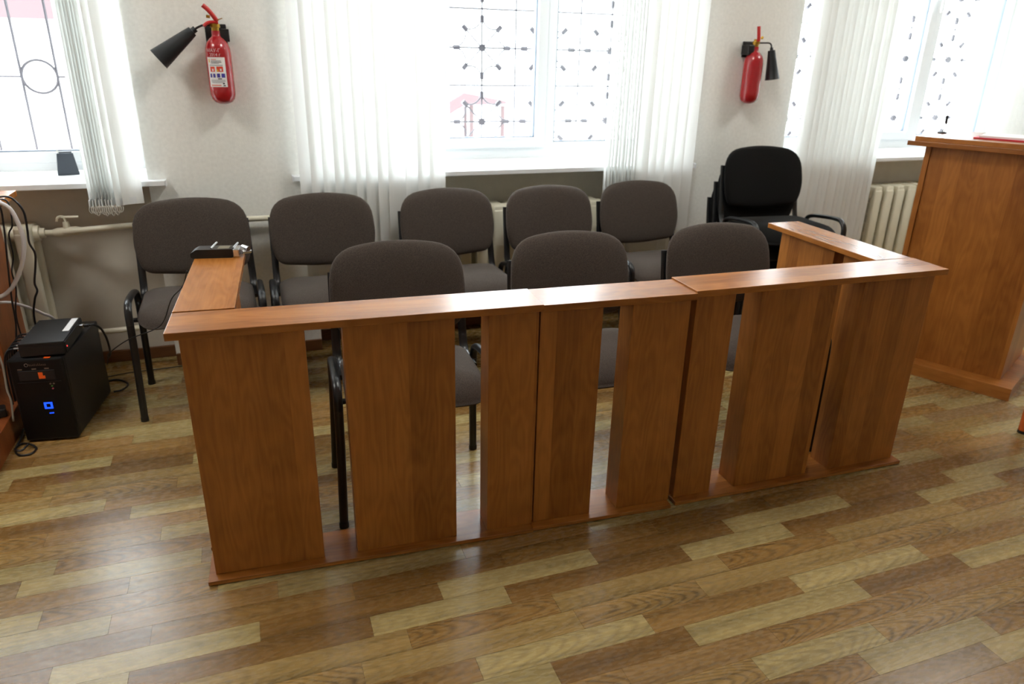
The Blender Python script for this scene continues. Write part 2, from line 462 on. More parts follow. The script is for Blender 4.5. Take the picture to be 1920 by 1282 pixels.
# printed strip floor: two strips per repeat in each row, half-drop repeat every 14 rows
PITCH_X, ROW = 1.025, 0.0800
TONES = {'light': (lin(160, 145, 100), 0.35), 'lightfig': (lin(164, 149, 104), 0.55), 'tan': (lin(153, 130, 83), 0.4), 'tanred': (lin(148, 119, 75), 0.35),
         'mid': (lin(140, 111, 65), 0.45), 'dark': (lin(124, 95, 52), 0.3), 'darkcath': (lin(138, 109, 63), 0.9), 'greycath': (lin(145, 120, 76), 0.95),
         'browncath': (lin(148, 118, 70), 0.9), 'strong': (lin(147, 121, 75), 1.0), 'streak': (lin(120, 92, 51), 0.45), 'grey': (lin(132, 111, 78), 0.4)}
ROWS = [[(0.17, 'dark'), (0.644, 'mid')], [(0.416, 'light'), (0.926, 'dark')], [(0.197, 'light'), (0.604, 'streak')], [(0.287, 'darkcath'), (0.727, 'tan')],
        [(0.149, 'tan'), (0.763, 'greycath')], [(0.439, 'lightfig'), (0.946, 'mid')], [(0.010, 'light'), (0.624, 'dark')], [(0.236, 'browncath'), (0.795, 'tanred')],
        [(0.119, 'lightfig'), (0.530, 'strong')], [(0.409, 'light'), (0.854, 'darkcath')], [(0.25, 'grey'), (0.772, 'light')],
        [(0.05, 'tan'), (0.53, 'mid')], [(0.30, 'light'), (0.86, 'browncath')], [(0.02, 'tanred'), (0.47, 'light')]]

def project(x, y, z=0.0):
    d = Vector((x, y, z - CAM_H)); w = d.dot(FWD)
    if w < 0.1: return None
    return 960 + CAM_F * d.dot(RIGHT) / w, 641 - CAM_F * d.dot(UP) / w

planks = []
row = 0
for i in range(-40, 60):
    yc = 1.779 - ROW * i
    if yc + ROW / 2 < 0.2 or yc - ROW / 2 > NICHE_Y: continue
    blk, ri = divmod(i, 14)
    offx = (blk % 2) * PITCH_X * 0.5
    y0, y1 = yc - ROW / 2, min(yc + ROW / 2, NICHE_Y - 0.001)
    if y1 - y0 < 0.01: continue
    segs = ROWS[ri]
    for rep in range(-5, 8):
        for s, (xs, tone) in enumerate(segs):
            xe = segs[s + 1][0] if s + 1 < len(segs) else segs[0][0] + PITCH_X
            x0 = max(xs + offx + rep * PITCH_X, ROOM_X0); x1 = min(xe + offx + rep * PITCH_X, ROOM_X1)
            if x1 - x0 < 0.02: continue
            seed = (ri * 7 + s * 3.7) * 1.37
            planks.append((x0, x1, y0, y1, tone, seed, xs + offx + rep * PITCH_X))

def shown(p):
    q = [project(x, y) for x in (p[0], p[1]) for y in (p[2], p[3])]
    if any(a is None for a in q): return 0
    xs = [min(max(a[0], 0), 1920) for a in q]; ys = [min(max(a[1], 0), 1282) for a in q]
    a = 0.5 * abs((xs[0] - xs[3]) * (ys[1] - ys[2]) - (xs[1] - xs[2]) * (ys[0] - ys[3]))
    cx, cy = sum(a[0] for a in q) / 4, sum(a[1] for a in q) / 4
    return a
planks.sort(key=shown, reverse=True)

def plank_mesh(name, lst):
    g = 0.0003; top, bot = 0.0, -0.0030
    verts, faces, uvs, cols = [], [], [], []
    for (x0, x1, y0, y1, tone, seed, xs) in lst:
        b0 = len(verts)
        X0, X1, Y0, Y1 = x0 + g, x1 - g, y0 + g, y1 - g
        verts += [(X0, Y0, bot), (X1, Y0, bot), (X1, Y1, bot), (X0, Y1, bot), (X0, Y0, top), (X1, Y0, top), (X1, Y1, top), (X0, Y1, top)]
        col, cath = TONES[tone]; ym = (y0 + y1) / 2
        for f in ((4, 5, 6, 7), (0, 1, 5, 4), (1, 2, 6, 5), (2, 3, 7, 6), (3, 0, 4, 7)):
            faces.append([b0 + k for k in f])
            for k in f:
                v = verts[b0 + k]
                uvs += [v[0] - xs + seed * 3.0, v[1] - ym]
                cols += [col[0], col[1], col[2], cath]
    me = bpy.data.meshes.new(name); me.from_pydata(verts, [], faces)
    ul = me.uv_layers.new(name='plank'); ul.data.foreach_set('uv', uvs)
    ca = me.color_attributes.new('tone', 'FLOAT_COLOR', 'CORNER'); ca.data.foreach_set('color', cols)
    me.materials.append(M['plank'])
    return me
for p in planks[:300]:
    o = bpy.data.objects.new('plank', plank_mesh('plank', [p])); C.objects.link(o); o.parent = floor
o = bpy.data.objects.new('far_planks', plank_mesh('far_planks', planks[300:])); C.objects.link(o); o.parent = floor
o['kind'] = 'stuff'
# the part of the floor behind the camera
tag(B().box(ROOM_X0, ROOM_X1, ROOM_Y0, 0.2, -0.003, 0.0).build('floor_sheet', simple('floor_sheet', lin(165, 132, 86), 0.3), floor), kind='structure')

# walls
wb = B()
edges = [ROOM_X0] + [v for w in WINS for v in w] + [ROOM_X1]
for i in range(0, len(edges), 2):
    wb.box(edges[i], edges[i + 1], WALL_Y, OUT_Y, 0, CEIL_Z)
for a, b in WINS:
    wb.box(a, b, WALL_Y, OUT_Y, HEAD_Z, CEIL_Z)
wall_back = tag(wb.build('wall_back', 'wall'), kind='structure')
for k, (a, b) in enumerate(WINS):
    nb = B().box(a, b, NICHE_Y, OUT_Y, 0, SILL_Z - 0.025).build('window_niche', 'niche', wall_back)
tag(B().box(ROOM_X0 - 0.1, ROOM_X0, ROOM_Y0, OUT_Y, -0.12, CEIL_Z).build('wall_left', 'wall'), kind='structure')
tag(B().box(ROOM_X1, ROOM_X1 + 0.1, ROOM_Y0, OUT_Y, -0.12, CEIL_Z).build('wall_right', 'wall'), kind='structure')
tag(B().box(ROOM_X0 - 0.1, ROOM_X1 + 0.1, ROOM_Y0 - 0.1, ROOM_Y0, -0.12, CEIL_Z).build('wall_front', 'wall'), kind='structure')
tag(B().box(ROOM_X0 - 0.1, ROOM_X1 + 0.1, ROOM_Y0 - 0.1, OUT_Y, CEIL_Z, CEIL_Z + 0.1).build('ceiling', 'ceiling'), kind='structure')

# baseboard along piers and niches
bb = B()
for i in range(0, len(edges), 2):
    bb.box(edges[i] + 0.001, edges[i + 1] - 0.001, WALL_Y - 0.016, WALL_Y - 0.0005, 0.0, 0.062)
for a, b in WINS:
    bb.box(a + 0.001, b - 0.001, NICHE_Y - 0.018, NICHE_Y - 0.0005, 0.0, 0.062)
base_o = tag(bb.build('baseboard_back', 'baseboard', bevel=0.004), kind='structure')

# windows
LITES = [(0.40, 0.98, False), (1.11, 1.63, True), (1.75, 2.32, False)]
def make_window(k, a, b):
    root = bpy.data.objects.new('window_%d' % (k + 1), None); C.objects.link(root); root['kind'] = 'structure'
    root.location = (a, 0, 0)
    w = b - a; z0, z1 = SILL_Z, HEAD_Z
    y0, y1 = 4.10, 4.17
    f = B()
    f.box(0.001, 0.075, y0, y1, z0, z1 - 0.001); f.box(w - 0.075, w - 0.001, y0, y1, z0, z1 - 0.001)
    f.box(0.075, w - 0.075, y0, y1, z0, z0 + 0.075); f.box(0.075, w - 0.075, y0, y1, z1 - 0.075, z1 - 0.001)
    f.box(0.70, 0.81, y0, y1, z0 + 0.075, z1 - 0.075); f.box(1.35, 1.45, y0, y1, z0 + 0.075, z1 - 0.075)
    f.build('window_frame', 'pvc', root, bevel=0.006)
    for (la, lb, sash) in LITES:
        la -= 0.29; lb -= 0.29
        gz0 = z0 + (0.122 if sash else 0.095); gz1 = z1 - (0.122 if sash else 0.095)
        s = B(); e = 0.055
        ya, yb = (4.082, 4.16) if sash else (4.096, 4.15)
        s.box(la - e, la, ya, yb, gz0 - e, gz1 + e); s.box(lb, lb + e, ya, yb, gz0 - e, gz1 + e)
        s.box(la, lb, ya, yb, gz0 - e, gz0); s.box(la, lb, ya, yb, gz1, gz1 + e)
        so = s.build('sash', 'pvc', root, bevel=0.005)
        g = B(); h = 0.006
        g.box(la, la + h, yb - 0.05, yb - 0.03, gz0, gz1); g.box(lb - h, lb, yb - 0.05, yb - 0.03, gz0, gz1)
        g.box(la, lb, yb - 0.05, yb - 0.03, gz0, gz0 + h); g.box(la, lb, yb - 0.05, yb - 0.03, gz1 - h, gz1)
        g.build('gasket', 'rubber', so)
        B().box(la - 0.002, lb + 0.002, yb - 0.042, yb - 0.038, gz0 - 0.002, gz1 + 0.002).build('pane', 'glass', so)
        if sash:
            hd = B().box(lb + 0.018, lb + 0.044, ya - 0.012, ya, 1.90, 1.97).tube([(lb + 0.031, ya - 0.01, 1.94), (lb + 0.031, ya - 0.045, 1.94), (lb + 0.031, ya - 0.05, 1.93), (lb + 0.031, ya - 0.05, 1.83)], 0.010, 0.008)
            hd.build('handle', 'pvc', so, smooth=40)
    # sill board standing proud of the wall
    sb = B(); ov = 0.075
    sb.box(-ov, w + ov, 3.70, WALL_Y - 0.001, SILL_Z - 0.025, SILL_Z)
    sb.box(0.002, w - 0.002, WALL_Y - 0.001, 4.10, SILL_Z - 0.0249, SILL_Z)
    sill = sb.build('window_sill', 'pvc', root, bevel=0.003)
    for x0, x1 in ((-ov - 0.004, -ov), (w + ov, w + ov + 0.004)):
        B().box(x0, x1, 3.698, WALL_Y - 0.001, SILL_Z - 0.028, SILL_Z + 0.002).build('end_cap', 'pvc', sill)
    return root
for k, (a, b) in enumerate(WINS): make_window(k, a, b)

# iron grilles outside the glass
GY = 4.40
def bar(bld, p, q, r=0.006): bld.tube([p, q], r, seg=6)
def star_grille(a, b, label):
    root = thing('window_grille', label, 'grille', (a, GY, SILL_Z + 0.0), group='iron grilles outside the windows')
    w = b - a; cw, ch = 0.424, 0.42
    x_first = 1.396 - WINS[1][0]; zc0 = 1.121 - SILL_Z
    xs = [x_first + cw * i for i in range(-4, 6)]; zs = [zc0 + ch * j for j in range(-1, 5)]
    H = HEAD_Z - SILL_Z
    for j in range(-1, 5):
        for z in (zc0 + ch * j, zc0 + ch * (j + 0.5)):
            if 0.02 < z < H: t = B(); bar(t, (0.02, 0, z), (w - 0.02, 0, z), 0.0055); t.build('crossbar', 'iron_grille', root)
    for i in range(-4, 6):
        for x in (x_first + cw * i, x_first + cw * (i + 0.5)):
            if 0.02 < x < w - 0.02: t = B(); bar(t, (x, 0, -0.05), (x, 0, H), 0.0055); t.build('upright', 'iron_grille', root)
    proto = None
    for x in xs:
        if not (0.1 < x < w - 0.1): continue
        for z in zs:
            if not (0.1 < z < H - 0.05): continue
            if proto is None:
                t = B(); nodes = []
                for k in range(8):
                    an = k * pi / 4; r = 0.158 if k % 2 == 0 else 0.150
                    nodes.append(Vector((r * cos(an), 0.0, r * sin(an))))
                for k in range(8):
                    p, q = nodes[k], nodes[(k + 1) % 8]; mid = (p + q) / 2 * 0.62
                    pts = [p * (1 - s) ** 2 + mid * 2 * s * (1 - s) + q * s * s for s in [i / 6 for i in range(7)]]
                    t.tube(pts, 0.005, seg=5)
                    if k % 2: t.tube([(0, 0, 0), p], 0.005, seg=5)
                for p in nodes:
                    d = p.normalized(); t.tube([p - d * 0.02, p + d * 0.018], 0.015, seg=6)
                t.tube([(0, -0.012, 0), (0, 0.012, 0)], 0.022, seg=8)
                proto = t.mesh('rosette', 'iron_grille')
            o = bpy.data.objects.new('rosette', proto); C.objects.link(o); o.parent = root; o.location = (x, 0, z)
    return root
star_grille(*WINS[1], 'iron grille with star rosettes outside the middle window')
star_grille(*WINS[2], 'iron grille with star rosettes outside the right-hand window')
def ring_grille(a, b, label):
    root = thing('window_grille', label, 'grille', (a, GY, SILL_Z), group='iron grilles outside the windows')
    w = b - a; H = HEAD_Z - SILL_Z; cx, cz, R = -0.914 - a, 1.355 - SILL_Z, 0.078
    for i in range(-9, 6):
        x = cx + R + 0.157 * i
        if 0.03 < x < w - 0.03: t = B(); bar(t, (x, 0, -0.05), (x, 0, H), 0.007); t.build('upright', 'iron_grille', root)
    for i in range(-4, 3):
        x = cx + 0.314 * i
        if not 0.1 < x < w - 0.1: continue
        t = B(); t.tube([(x + R * cos(2 * pi * k / 24), 0, cz + R * sin(2 * pi * k / 24)) for k in range(25)], 0.007, seg=6, side=(0, 1, 0)); t.build('ring', 'iron_grille', root)
        t = B(); bar(t, (x + R, 0, cz), (x + 0.314 - R, 0, cz), 0.005); t.build('crossbar', 'iron_grille', root)
    return root
ring_grille(*WINS[0], 'iron grille of uprights and rings outside the left window')

# outside: ground and a porch roof seen through the middle window
tag(B().box(-60, 80, OUT_Y + 0.6, 120, -3.1, -3.0).build('snowy_yard', 'snow'), 'snow-white yard outside the windows', 'yard', kind='structure')
por = thing('porch', 'faded red porch roof on posts outside the middle window', 'porch', (3.9, 12.0, -3.0))
B().prism([(-1.6, 3.25), (-0.38, 3.93), (0.35, 3.80), (0.35, 3.74), (-0.38, 3.72), (-1.6, 3.05)], 0, 2.4).build('roof_sheet', 'roof_red', por)
for x in (-1.2, -0.25, 0.30):
    for y in (0.06, 2.3): B().box(x - 0.035, x + 0.035, y - 0.035, y + 0.035, 0, 3.3 if x < -1 else 3.72).build('post', 'post_red', por)
hs = thing('neighbouring_house', 'pale rendered house across the yard beyond the windows', 'house', (-4.0, 26.0, -3.0))
B().box(-9, 9, 0, 8, 0, 5.2).build('house_wall', 'outer_wall', hs)
B().prism([(-9.4, 5.2), (9.4, 5.2), (8.4, 6.6), (-8.4, 6.6)], -0.3, 8.3).build('roof', 'roof_red', hs)

# unseen ceiling lamps, added as fill light from above the barrier
for i, (x, y) in enumerate(((-1.6, 2.35), (1.3, 2.35), (4.2, 2.35))):
    pos = ('left', 'middle', 'right')[i % 3] + ' one of the row over the barrier'
    lamp = thing('ceiling_fill_lamp', 'added square ceiling fill lamp, ' + pos, 'lamp', (x, y, CEIL_Z), group='added ceiling fill lamps')
    fr = B(); s = 0.30
    fr.box(-s, s, -s, -s + 0.02, -0.05, -0.001).box(-s, s, s - 0.02, s, -0.05, -0.001).box(-s, -s + 0.02, -s + 0.02, s - 0.02, -0.05, -0.001).box(s - 0.02, s, -s + 0.02, s - 0.02, -0.05, -0.001)
    fr.build('frame', 'fill_lamp_frame', lamp)
    B().box(-s + 0.02, s - 0.02, -s + 0.02, s - 0.02, -0.045, -0.03).build('diffuser', 'lamp', lamp)

# ------------------------------------------------------------------ heating
def radiator(x0, n, label, yc=3.795, z0=0.16, z1=0.745, pitch=0.098):
    root = thing('radiator', label, 'radiator', (x0, yc, 0), group='cast iron radiators under the windows')
    t = B(); hw = 0.033; d = 0.062; h = z1 - z0
    for sy in (-1, 1):        # front and rear water columns
        t.box(-hw, hw, sy * d - 0.019, sy * d + 0.019, z0 + 0.03, z1 - 0.03)
    for z in (z0 + 0.045, z1 - 0.045):
        t.box(-hw, hw, -d - 0.012, d + 0.012, z - 0.04, z + 0.04)
    for k in range(6):        # slanting webs between the columns
        z = z0 + 0.12 + k * (h - 0.24) / 5
        t.box(-0.010, 0.010, -d, d, z - 0.012, z + 0.012, Matrix.Translation((0, 0, z)) @ Matrix.Rotation(radians(18), 4, 'X') @ Matrix.Translation((0, 0, -z)))
    me = t.mesh('section', 'enamel', smooth=50, bevel=0.013)
    hub = B().tube([(-pitch / 2, 0, 0), (pitch / 2, 0, 0)], 0.036, seg=12)
    hub_me = hub.mesh('nipple', 'enamel', smooth=40)
    for i in range(n):
        o = bpy.data.objects.new('section', me); C.objects.link(o); o.parent = root; o.location = (i * pitch, 0, 0)
        if i < n - 1:
            for z in (z0 + 0.045, z1 - 0.045):
                c = bpy.data.objects.new('nipple', hub_me); C.objects.link(c); c.parent = root; c.location = ((i + 0.5) * pitch, 0, z)
    for z, nm in ((z0 + 0.045, 'end_plug'), (z1 - 0.045, 'end_plug')):
        for sx, xx in ((-1, -hw), (1, (n - 1) * pitch + hw)):
            B().tube([(xx, 0, z), (xx + sx * 0.02, 0, z), (xx + sx * 0.021, 0, z), (xx + sx * 0.042, 0, z)], [0.036, 0.036, 0.024, 0.022], seg=12).build(nm, 'enamel', root, smooth=40)
    for xx in (0.098, (n - 2) * pitch):
        B().box(xx - 0.008, xx + 0.008, -0.075, 0.088, z0 - 0.015, z0 - 0.001).build('bracket', 'enamel', root)
    return root
radiator(-2.05, 12, 'cream cast iron radiator under the left window behind the cables')
radiator(0.70, 13, 'cream cast iron radiator under the middle window behind chairs')
radiator(3.965, 10, 'cream cast iron radiator under the right window beside the lectern')
pl = thing('heating_pipe', 'cream heating pipe with tap crossing the wall above chairs', 'pipe', (0, 0, 0))
B().tube(smooth_path([(-0.90, 3.795, 0.70), (-0.84, 3.78, 0.702), (-0.72, 3.712, 0.722), (-0.4, 3.708, 0.735), (0.2, 3.708, 0.735), (0.45, 3.712, 0.735), (0.56, 3.78, 0.704), (0.63, 3.795, 0.70)], 5), 0.0135, seg=10).build('pipe', 'enamel', pl, smooth='all')
tp = B().tube([(-0.86, 3.785, 0.70), (-0.845, 3.782, 0.701), (-0.76, 3.745, 0.712), (-0.74, 3.733, 0.715)], [0.016, 0.021, 0.021, 0.016], seg=12).tube([(-0.80, 3.765, 0.70), (-0.80, 3.765, 0.752)], [0.018, 0.012], seg=10).build('valve', 'enamel', pl, smooth=40)
B().tube(smooth_path([(-0.80, 3.765, 0.75), (-0.803, 3.765, 0.772), (-0.815, 3.765, 0.778), (-0.83, 3.765, 0.772), (-0.835, 3.765, 0.755)], 4), 0.005, seg=8).tube([(-0.815, 3.765, 0.775), (-0.745, 3.765, 0.773)], 0.006, 0.004, seg=8).build('lever', 'enamel', tp, smooth=40)
lp = thing('return_pipe', 'cream heating pipe low on the wall behind first chair', 'pipe', (0, 0, 0))
B().tube(smooth_path([(-0.90, 3.795, 0.205), (-0.83, 3.78, 0.207), (-0.70, 3.712, 0.225), (-0.4, 3.708, 0.235), (0.2, 3.708, 0.238), (0.45, 3.712, 0.236), (0.56, 3.78, 0.206), (0.63, 3.795, 0.205)], 5), 0.0135, seg=10).build('pipe', 'enamel', lp, smooth='all')

# ------------------------------------------------------------------ vertical blinds
BLY = 3.655; RAIL_Z = 2.72
def blind(slats, zb, label, width=0.089, jitter=0.0):
    x0, x1 = slats[0][0], slats[-1][0]
    root = thing('vertical_blind', label, 'blind', (x0, BLY, 0), group='white vertical blinds')
    me_cache = {}
    B().box(-0.06, x1 - x0 + 0.06, -0.02, 0.02, RAIL_Z, RAIL_Z + 0.03).build('head_rail', 'pvc', root)
    for i, (xw, a) in enumerate(slats):
        x = xw - x0
        if width not in me_cache:
            t = B(); h = width / 2; k = 8
            prev = []
            for s in range(k + 1):
                u = -h + width * s / k; c = 0.004 * (1 - (u / h) ** 2)
                prev.append((u, c))
            for (u0, c0), (u1, c1) in zip(prev, prev[1:]):
                vs = [t.bm.verts.new(p) for p in ((u0, c0, 0), (u1, c1, 0), (u1, c1, 1), (u0, c0, 1))]
                t.bm.faces.new(vs)
            me_cache[width] = t.mesh('slat', 'blind', smooth='all', weld=True)
        o = bpy.data.objects.new('slat', me_cache[width]); C.objects.link(o); o.parent = root
        dz = RND.uniform(-jitter, jitter)
        o.location = (x, 0, zb + dz); o.scale = (1, 1, RAIL_Z - zb - dz); o.rotation_euler = (0, 0, radians(a))
        wt = B().box(-width / 2 + 0.006, width / 2 - 0.006, 0.0035, 0.0065, zb + dz + 0.002, zb + dz + 0.032)
        w = wt.build('bottom_weight', 'pvc', root); w.location = (x, 0, 0); w.rotation_euler = (0, 0, radians(a))
    return root
def chain_loops(root, xs, zb, y=-0.03):
    for i, x in enumerate(xs):
        t = B(); d = RND.uniform(0.028, 0.045)
        pts = [(x - 0.004, y, zb), (x - 0.008, y - 0.004, zb - d * 0.6), (x, y - 0.005, zb - d), (x + 0.009, y - 0.004, zb - d * 0.55), (x + 0.006, y, zb)]
        t.tube(smooth_path(pts, 4), 0.0014, seg=5); t.build('chain', 'chain', root, smooth='all')
bl = blind([(-0.655 + 0.0125 * i, a) for i, a in enumerate((84, 86, 83, 85, 82, 86, 84, 83))] + [(-0.535, 58), (-0.492, 20)], 0.840, 'white vertical blind bunched beside the left window, chains hanging', jitter=0.004)
chain_loops(bl, [-0.004 + 0.0085 * i for i in range(15)], 0.845, -0.045)
blind([(0.285, 14), (0.335, 24), (0.395, 16), (0.445, 30), (0.495, 20), (0.545, 34), (0.60, 18), (0.655, 28), (0.715, 3), (0.80, 14), (0.86, 22), (0.925, 12)], 0.42, 'white vertical blind hanging left of the middle window')
blind([(1.880 + 0.021 * i, a) for i, a in enumerate((72, 75, 70, 74, 71, 76, 70, 73, 68, 64))] + [(2.100, -34), (2.150, -28), (2.205, -32), (2.265, -22), (2.330, -16), (2.400, -10)], 0.40, 'white vertical blind hanging right of the middle window')
blind([(3.215 + 0.036 * i, a) for i, a in enumerate((-8, -30, -12, -36, -20, -40, -18, -44, -26, -48, -30, -52, -34, -56, -40, -58))], 0.30, 'white vertical blind hanging left of the right-hand window')
blind([(4.84 + 0.036 * i, a) for i, a in enumerate((-58, -40, -56, -36, -52, -34, -48, -28, -44, -24, -38, -20, -30, -14))], 0.30, 'white vertical blind at far right behind the lectern')

# ------------------------------------------------------------------ wooden barrier
CAP_T, CAP_Z, BASE_T = 0.022, 0.8156, 0.0135
def barrier(label, loc, rotz, cap, base, panels, dz=0.0):
    """local X along the section, panels' front face at y=0, back at 0.0966"""
    root = thing('barrier_section', label, 'barrier', (loc[0], loc[1], 0), rotz, 'wooden barrier sections')
    D = 0.0966
    B().box(cap[0], cap[1], -0.034, 0.131, CAP_Z - CAP_T + dz, CAP_Z + dz).build('top_rail', 'wood_x', root, bevel=0.0015)
    B().box(base[0], base[1], -0.032, 0.129, 0.003, 0.003 + BASE_T).build('base_board', 'wood_x', root, bevel=0.0012)
    for a, b in panels:
        me = B().box(0, b - a, 0, D, 0.003 + BASE_T, CAP_Z - CAP_T + dz).mesh('panel', 'wood_z', bevel=0.0012)
        o = bpy.data.objects.new('panel', me); C.objects.link(o); o.parent = root; o.location = (a, 0, 0)
    n = 3
    for i in range(n):
        x = base[0] + 0.06 + (base[1] - base[0] - 0.12) * i / (n - 1)
        for y in (-0.015, 0.11):
            B().lathe([(0.012, 0.0), (0.012, 0.003)], 10).build('foot_pad', 'black_plastic', root, loc=(x, y, 0))
    return root
TH = 0.058
def cal(x, y): return (x * cos(TH) + y * sin(TH), -x * sin(TH) + y * cos(TH))
u1 = barrier('long barrier section at left front with voice recorder corner, three uneven panels', cal(-0.357, 1.949), -TH, (0, 1.039), (0.008, 1.033), [(0.028, 0.3495), (0.4526, 0.775), (0.879, 1.037)])
u2 = barrier('short middle barrier section with two panels and one gap', cal(0.6825, 1.9565), -TH, (0, 0.5205), (-0.005, 0.515), [(0.0045, 0.2115), (0.3145, 0.519)], -0.005)
u3 = barrier('long barrier section at right front nearest the lectern', cal(1.2035, 1.9264 + 0.0385), -TH + 0.032, (0, 1.045), (0.015, 1.043), [(0.024, 0.173), (0.2785, 0.605), (0.709, 1.025)])
# side returns: X of the section runs towards the window wall
rl = barrier('left side return of the barrier carrying the voice recorder', (-0.105, 2.100), pi / 2 - TH, (0, 0.635), (0.0, 0.63), [(0.0, 0.20), (0.30, 0.61)])
rr = barrier('right side return of the barrier beside the lectern', (2.323, 1.999), pi / 2 - 0.046, (0, 0.663), (0.0, 0.655), [(0.0, 0.20), (0.255, 0.60)])

# ------------------------------------------------------------------ chairs
def make_chair(label, fab, group):
    root = thing('stacking_chair', label, 'chair', group=group)
    hw = 0.2600
    for s in (-1, 1):
        # side frame: front leg, sloping top rail, rear leg in one bent oval tube
        fl = B().tube([(s * 0.272, -0.200, 0.012), (s * 0.264, -0.200, 0.30), (s * 0.262, -0.199, 0.44)], 0.0148, 0.0105, seg=12, side=(1, 0, 0)).build('front_leg', 'black_metal', root, smooth=50)
        rlg = B().tube([(s * 0.274, 0.200, 0.012), (s * 0.266, 0.170, 0.25), (s * 0.262, 0.150, 0.40)], 0.0148, 0.0105, seg=12, side=(1, 0, 0)).build('rear_leg', 'black_metal', root, smooth=50)
        pts = smooth_path([(s * 0.262, -0.199, 0.44), (s * 0.262, -0.192, 0.490), (s * 0.262, -0.160, 0.519), (s * 0.262, -0.10, 0.522), (s * 0.262, 0.0, 0.512), (s * 0.262, 0.08, 0.500), (s * 0.262, 0.125, 0.480), (s * 0.262, 0.145, 0.44), (s * 0.262, 0.150, 0.40)], 4)
        B().tube(pts, 0.0150, 0.0110, seg=12, side=(1, 0, 0)).build('side_rail', 'black_metal', root, smooth=50)
        for o2, y in ((fl, -0.2), (rlg, 0.2)):
            x = s * (0.272 if y < 0 else 0.274)
            B().tube([(x, y, 0.0), (x, y, 0.02)], 0.0165, 0.0125, seg=12, side=(1, 0, 0)).build('foot_cap', 'black_plastic', o2, smooth=50)
        B().tube(smooth_path([(s * 0.238, 0.05, 0.442), (s * 0.238, 0.15, 0.440), (s * 0.238, 0.195, 0.452), (s * 0.238, 0.222, 0.50), (s * 0.236, 0.238, 0.58), (s * 0.234, 0.262, 0.70), (s * 0.232, 0.275, 0.76)], 4), 0.016, 0.0085, seg=12, side=(1, 0, 0)).build('back_upright', 'black_metal', root, smooth=50)
    B().tube([(-hw, -0.13, 0.437), (hw, -0.13, 0.437)], 0.010, seg=10).build('crossbar', 'black_metal', root, smooth=50)
    B().tube([(-hw, 0.10, 0.435), (hw, 0.10, 0.435)], 0.010, seg=10).build('crossbar', 'black_metal', root, smooth=50)
    # seat: waterfall front, slight dish
    so = rounded_poly([(-0.238, -0.225), (0.238, -0.225), (0.232, 0.205), (-0.232, 0.205)], [0.075, 0.075, 0.09, 0.09], 7)
    def seat_bend(a, b, t):
        f = max(0.0, (-b - 0.08)) / 0.145
        drop = -0.046 * f * f
        rear = 0.012 * max(0.0, b) / 0.2
        return (a, b, 0.468 + t + drop - rear - 0.006 * (1 - min(1, abs(a) / 0.2) ** 2) * (1 if t > 0 else 0))
    seat = B().cushion(so, 0.040, 0.030, seat_bend).build('seat', fab, root, smooth='all')
    sh = rounded_poly([(-0.225, -0.20), (0.225, -0.20), (0.215, 0.185), (-0.215, 0.185)], 0.07, 6)
    B().cushion(sh, 0.010, 0.012, lambda a, b, t: (a, b, 0.444 + t - 0.042 * (max(0.0, (-b - 0.08)) / 0.145) ** 2), 7).build('seat_shell', 'black_plastic', seat, smooth='all')
    # backrest: wide shield with rounded shoulders, bowed, leaning back
    bo = rounded_poly([(-0.222, 0.0), (0.0, -0.030), (0.222, 0.0), (0.252, 0.11), (0.238, 0.316), (0.0, 0.348), (-0.238, 0.316), (-0.252, 0.11)],
                      [0.045, 0.12, 0.045, 0.10, 0.105, 0.22, 0.105, 0.10], 6)
    def back_bend(off):
        def f(a, b, t):
            return (a, 0.222 + 0.15 * b + 0.05 * b * b / 0.33 - t - off - 0.030 * (a / 0.25) ** 2, 0.545 + b * 0.94)
        return f
    bk = B().cushion(bo, 0.030, 0.016, back_bend(0.0), 6).build('backrest', fab, root, smooth='all')
    sb = [(a * 0.96, 0.16 + (b - 0.16) * 0.95) for a, b in bo]
    B().cushion(sb, 0.004, 0.012, back_bend(-0.017), 7).build('back_shell', 'black_plastic', bk, smooth='all')
    return root

G1, G2, G3 = 'taupe chairs against the window wall', 'taupe chairs inside the barrier', 'black chairs stacked in the corner'
c0 = make_chair('taupe fabric chair at far left below the left extinguisher', 'fabric_brown', G1)
c0.location = (-0.255, 3.34, 0); c0.rotation_euler = (0, 0, radians(1.0))
for x, y, r, lab in ((0.325, 3.33, 0, 'taupe fabric chair second from left against the window wall'),
                     (0.955, 3.33, 1.5, 'taupe fabric chair third along the window wall, left of the radiator column'),
                     (1.500, 3.295, 0, 'taupe fabric chair fourth along the window wall, under the middle sill'),
                     (2.064, 3.33, 1, 'taupe fabric chair fifth along the window wall, before the right-hand blind')):
    dup(c0, (x, y, 0), radians(r), lab, G1)
for x, y, r, lab in ((0.470, 2.292, -3.3, 'taupe fabric chair behind the left barrier section, nearest the recorder'),
                     (1.150, 2.27, -3.3, 'taupe fabric chair behind the middle barrier section'),
                     (1.825, 2.25, -3.0, 'taupe fabric chair behind the right barrier section')):
    dup(c0, (x, y, 0), radians(r), lab, G2)
k0 = make_chair('black fabric chair on top of the corner stack', 'fabric_black', G3)
SX, SY, SR = 2.745, 3.20, radians(-6)
k0.location = (SX, SY, 0.19); k0.rotation_euler = (0, 0, SR)
for i, lab in ((1, 'black fabric chair in the middle of the corner stack'), (2, 'black fabric chair at the bottom of the corner stack, on the floor')):
    dup(k0, (SX - 0.034 * i * sin(SR) - 0.012 * i, SY + 0.034 * i * cos(SR), 0.19 - 0.095 * i), SR, lab, G3)

